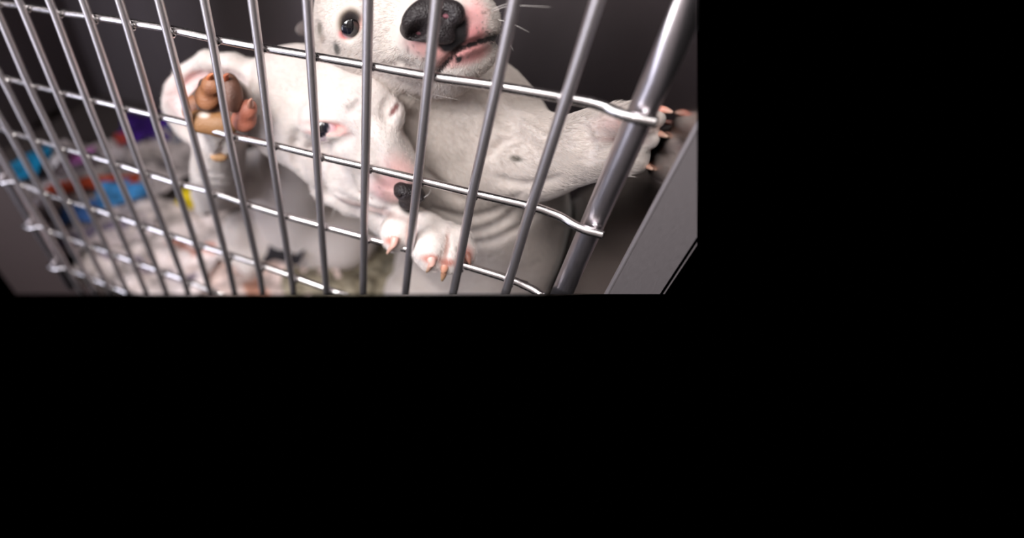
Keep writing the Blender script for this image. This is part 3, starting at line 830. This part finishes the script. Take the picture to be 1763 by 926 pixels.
claw(pB, [P(1116, 205, 1.35), P(1130, 207, 1.35), P(1141, 212, 1.35)], 6, (206, 140, 124), (226, 190, 176))
for w_ in (((838, 8, 1.0), (846, -4, .8), (858, -14, .7)), ((848, 16, 1.0), (868, 8, .8), (890, 2, .7)), ((850, 19, 1.0), (880, 10, .8), (950, 12, .7)),
           ((858, 34, 1.1), (880, 40, .9), (912, 56, .9)), ((705, 130, 1.6), (735, 158, 1.3), (790, 172, 1.1)), ((690, 135, 1.6), (700, 160, 1.4), (732, 178, 1.3)),
           ((640, 120, 1.8), (668, 150, 1.5), (676, 166, 1.4)), ((862, 60, 1.1), (876, 72, 1.0), (884, 88, 1.0)), ((760, 140, 1.5), (772, 160, 1.3), (776, 178, 1.3))):
    whisker(pB, w_, .0075)
# ------------------------------------------------------------------ litter on the cage floor: newspaper, rags, scraps
def paper_mat(name, base, rough=.8):
    def f(nt, b):
        a = N(nt, 'ShaderNodeAttribute', attribute_name='coat'); tc = N(nt, 'ShaderNodeTexCoord')
        no = N(nt, 'ShaderNodeTexNoise', Scale=38, Detail=8); nt.links.new(tc.outputs['Object'], no.inputs['Vector'])
        mr = N(nt, 'ShaderNodeMapRange'); mr.inputs[1].default_value = .35; mr.inputs[2].default_value = .65; mr.inputs[3].default_value = .45; mr.inputs[4].default_value = 1.5
        nt.links.new(no.outputs[0], mr.inputs[0])
        mx = N(nt, 'ShaderNodeVectorMath', operation='SCALE'); nt.links.new(a.outputs['Color'], mx.inputs[0]); nt.links.new(mr.outputs[0], mx.inputs['Scale'])
        nt.links.new(mx.outputs[0], b.inputs['Base Color'])
        bp = N(nt, 'ShaderNodeBump', Strength=.4, Distance=.001); nt.links.new(no.outputs[0], bp.inputs['Height']); nt.links.new(bp.outputs[0], b.inputs['Normal'])
    return mat(name, base, rough, build=f)
M_PAPER = paper_mat('printed_newspaper', (.6, .6, .6))
def sheet(name, c, w, d, rz, colr, amp, seed, blocks=(), label=None, cat='newspaper', group=None, lift=.02, n=44, fold=0.0):
    """a crumpled sheet lying round c on the floor; blocks: (u0,v0,u1,v1,colour) printed areas"""
    vs, fs, cc = [], [], []
    base = np.array(lin(colr)); s = seed * 13.7
    ca, sa = math.cos(rz), math.sin(rz)
    for layer in (0, 1):
        for j in range(n + 1):
            for i in range(n + 1):
                u, v = i / n, j / n
                x, y = (u - .5) * w, (v - .5) * d
                q = Vector((x * .55 + s, y * .55, s)); z = noise.noise(q) * 1.0 + abs(noise.noise(q * 2.3)) * .7 + .25 * noise.noise(q * 5.1)
                z = max(0, z + .35) * amp
                x += amp * .5 * noise.noise(q * 1.7 + Vector((5, 0, 0))); y += amp * .5 * noise.noise(q * 1.7 + Vector((0, 9, 0)))
                vs.append((c[0] + ca * x - sa * y, min(c[1] + sa * x + ca * y, BKY - .15), FLZ + lift + z + (.03 if layer == 0 else 0)))
                k = base
                for b in blocks:
                    if b[0] <= u <= b[2] and b[1] <= v <= b[3]: k = np.array(lin(b[4]))
                cc.append([*k, 1.0])
    m_ = (n + 1) * (n + 1)
    for j in range(n):
        for i in range(n):
            a = j * (n + 1) + i
            fs.append([a, a + 1, a + n + 2, a + n + 1]); fs.append([m_ + a + n + 1, m_ + a + n + 2, m_ + a + 1, m_ + a])
    for i in range(n):
        for a, b in ((i, i + 1), (n * (n + 1) + i + 1, n * (n + 1) + i), ((i + 1) * (n + 1), i * (n + 1)), (i * (n + 1) + n, (i + 1) * (n + 1) + n)):
            fs.append([b, a, m_ + a, m_ + b])
    for v in range(len(vs)): vs[v] = (min(max(vs[v][0], LX + .1), RX - .1), max(vs[v][1], .4), vs[v][2])
    me = pymesh(name, vs, fs)
    a = me.color_attributes.new('coat', 'FLOAT_COLOR', 'POINT'); a.data.foreach_set('color', np.array(cc).ravel())
    o = obj(name, me, M_PAPER, loc=(c[0], c[1], FLZ))
    return tag(o, label, cat, group) if o else None
def fl(x, y): return PZ(x, y, FLZ)
GREY = (176, 166, 162)
c = fl(170, 300); sheet('newspaper', c, 7.5, 5.5, .5, (206, 192, 189), .55, 1, [(.05, .1, .95, .2, (120, 108, 110)), (.1, .5, .5, .8, (140, 126, 126))], 'crumpled newspaper sheet lying in the back left, under the teal scrap', lift=.02)
c = fl(260, 290); sheet('newspaper', c, 6, 5, -.3, (192, 180, 180), .7, 2, [(.1, .1, .6, .2, (90, 80, 84)), (.3, .55, .9, .62, (110, 100, 104))], 'crumpled newspaper sheet beneath the purple rag at the back', lift=.1)
c = fl(150, 390); sheet('newspaper', c, 6.5, 4.5, .8, (201, 187, 189), .5, 3, [(.2, .2, .8, .3, (120, 108, 130)), (.1, .6, .9, .66, (104, 96, 100))], 'newspaper sheet spread near the lower left corner of the cage', lift=.16)
c = fl(290, 430); sheet('newspaper', c, 6, 5, .1, (218, 204, 201), .6, 4, [(.1, .2, .9, .26, (130, 116, 130)), (.5, .5, .9, .56, (176, 120, 104))], 'newspaper sheet with dark print in the lower middle, left of the hind paw', lift=.12)
c = fl(470, 500); sheet('newspaper', c, 6, 5, -.5, (228, 206, 199), .55, 5, [(.35, .3, .6, .45, (206, 150, 128)), (.1, .7, .5, .8, (110, 96, 120))], 'newspaper sheet with an orange print under the sitting puppy', lift=.12)
c = fl(590, 480); sheet('newspaper', c, 5, 4, .4, (150, 140, 120), .6, 6, [], 'olive-grey crumpled sheet behind the foot of the third bar from the middle', lift=.14)
def scrap(name, x, y, w, d, rz, colr, amp, seed, label, cat, group=None, lift=.5, blocks=()):
    c = fl(x, y); k = dep(c) / FPX
    a = math.atan2(-math.sin(rz), math.cos(rz)); v = fl(x + 8 * math.cos(rz), y - 8 * math.sin(rz)) - c; L = np.hypot(v[0], v[1]) / 8 / k; rz = math.atan2(v[1], v[0]); w = w * L
    return sheet(name, c, w * k * 1.0, d * k * 1.9, rz, tuple(min(250, v * 1.12) for v in colr), amp, seed, blocks, label, cat, group, lift, n=26)
scrap('paper_scrap', 62, 305, 56, 34, .1, (8, 132, 176), .45, 11, 'teal crumpled scrap farthest left on the cage floor', 'scrap', lift=.7)
scrap('rag', 262, 238, 92, 46, .1, (62, 22, 120), .6, 12, 'purple rag at the back of the cage, left of the raised paw', 'rag', lift=.5)
scrap('paper_scrap', 318, 238, 46, 26, .2, (30, 92, 140), .4, 13, 'dull blue scrap next to the purple rag, just left of the raised paw', 'scrap', lift=.5)
scrap('paper_strip', 170, 338, 160, 15, .12, (206, 84, 54), .25, 14, 'long orange-red paper strip lying across the newspapers', 'paper strip', lift=.75)
scrap('paper_scrap', 220, 354, 86, 30, .15, (74, 150, 214), .45, 15, 'bright blue scrap in front of the orange strip', 'scrap', lift=.75)
scrap('paper_scrap', 146, 390, 66, 26, .1, (72, 112, 178), .4, 16, 'darker blue scrap lowest of the blue ones, near the left post', 'scrap', lift=.8)
scrap('paper_scrap', 148, 288, 40, 20, .1, (190, 110, 176), .3, 17, 'pale magenta scrap above the orange strip', 'scrap', lift=.7)
scrap('paper_scrap', 112, 296, 34, 20, .3, (214, 206, 204), .5, 18, 'white crumpled ball of paper beside the teal scrap', 'scrap', lift=.8)
scrap('paper_scrap', 222, 264, 26, 16, .3, (170, 62, 52), .3, 19, 'small red scrap in front of the purple rag', 'scrap', lift=.8)
scrap('plastic_scrap', 336, 362, 34, 24, .8, (224, 196, 24), .45, 20, 'yellow crumpled piece by the elbow of the sitting puppy', 'scrap', lift=.7)
scrap('plastic_scrap', 362, 382, 22, 14, .2, (206, 178, 30), .35, 21, 'smaller yellow piece right beside the larger yellow one', 'scrap', lift=.7)
scrap('paper_scrap', 45, 205, 50, 40, .2, (90, 84, 40), .4, 22, 'dim olive scrap in the far back left corner', 'scrap', lift=.3)
scrap('rag', 500, 462, 64, 34, -.1, (40, 36, 42), .5, 23, 'dark grey rag in front of the sitting puppy, at the bottom of the cage', 'rag', lift=1.2)
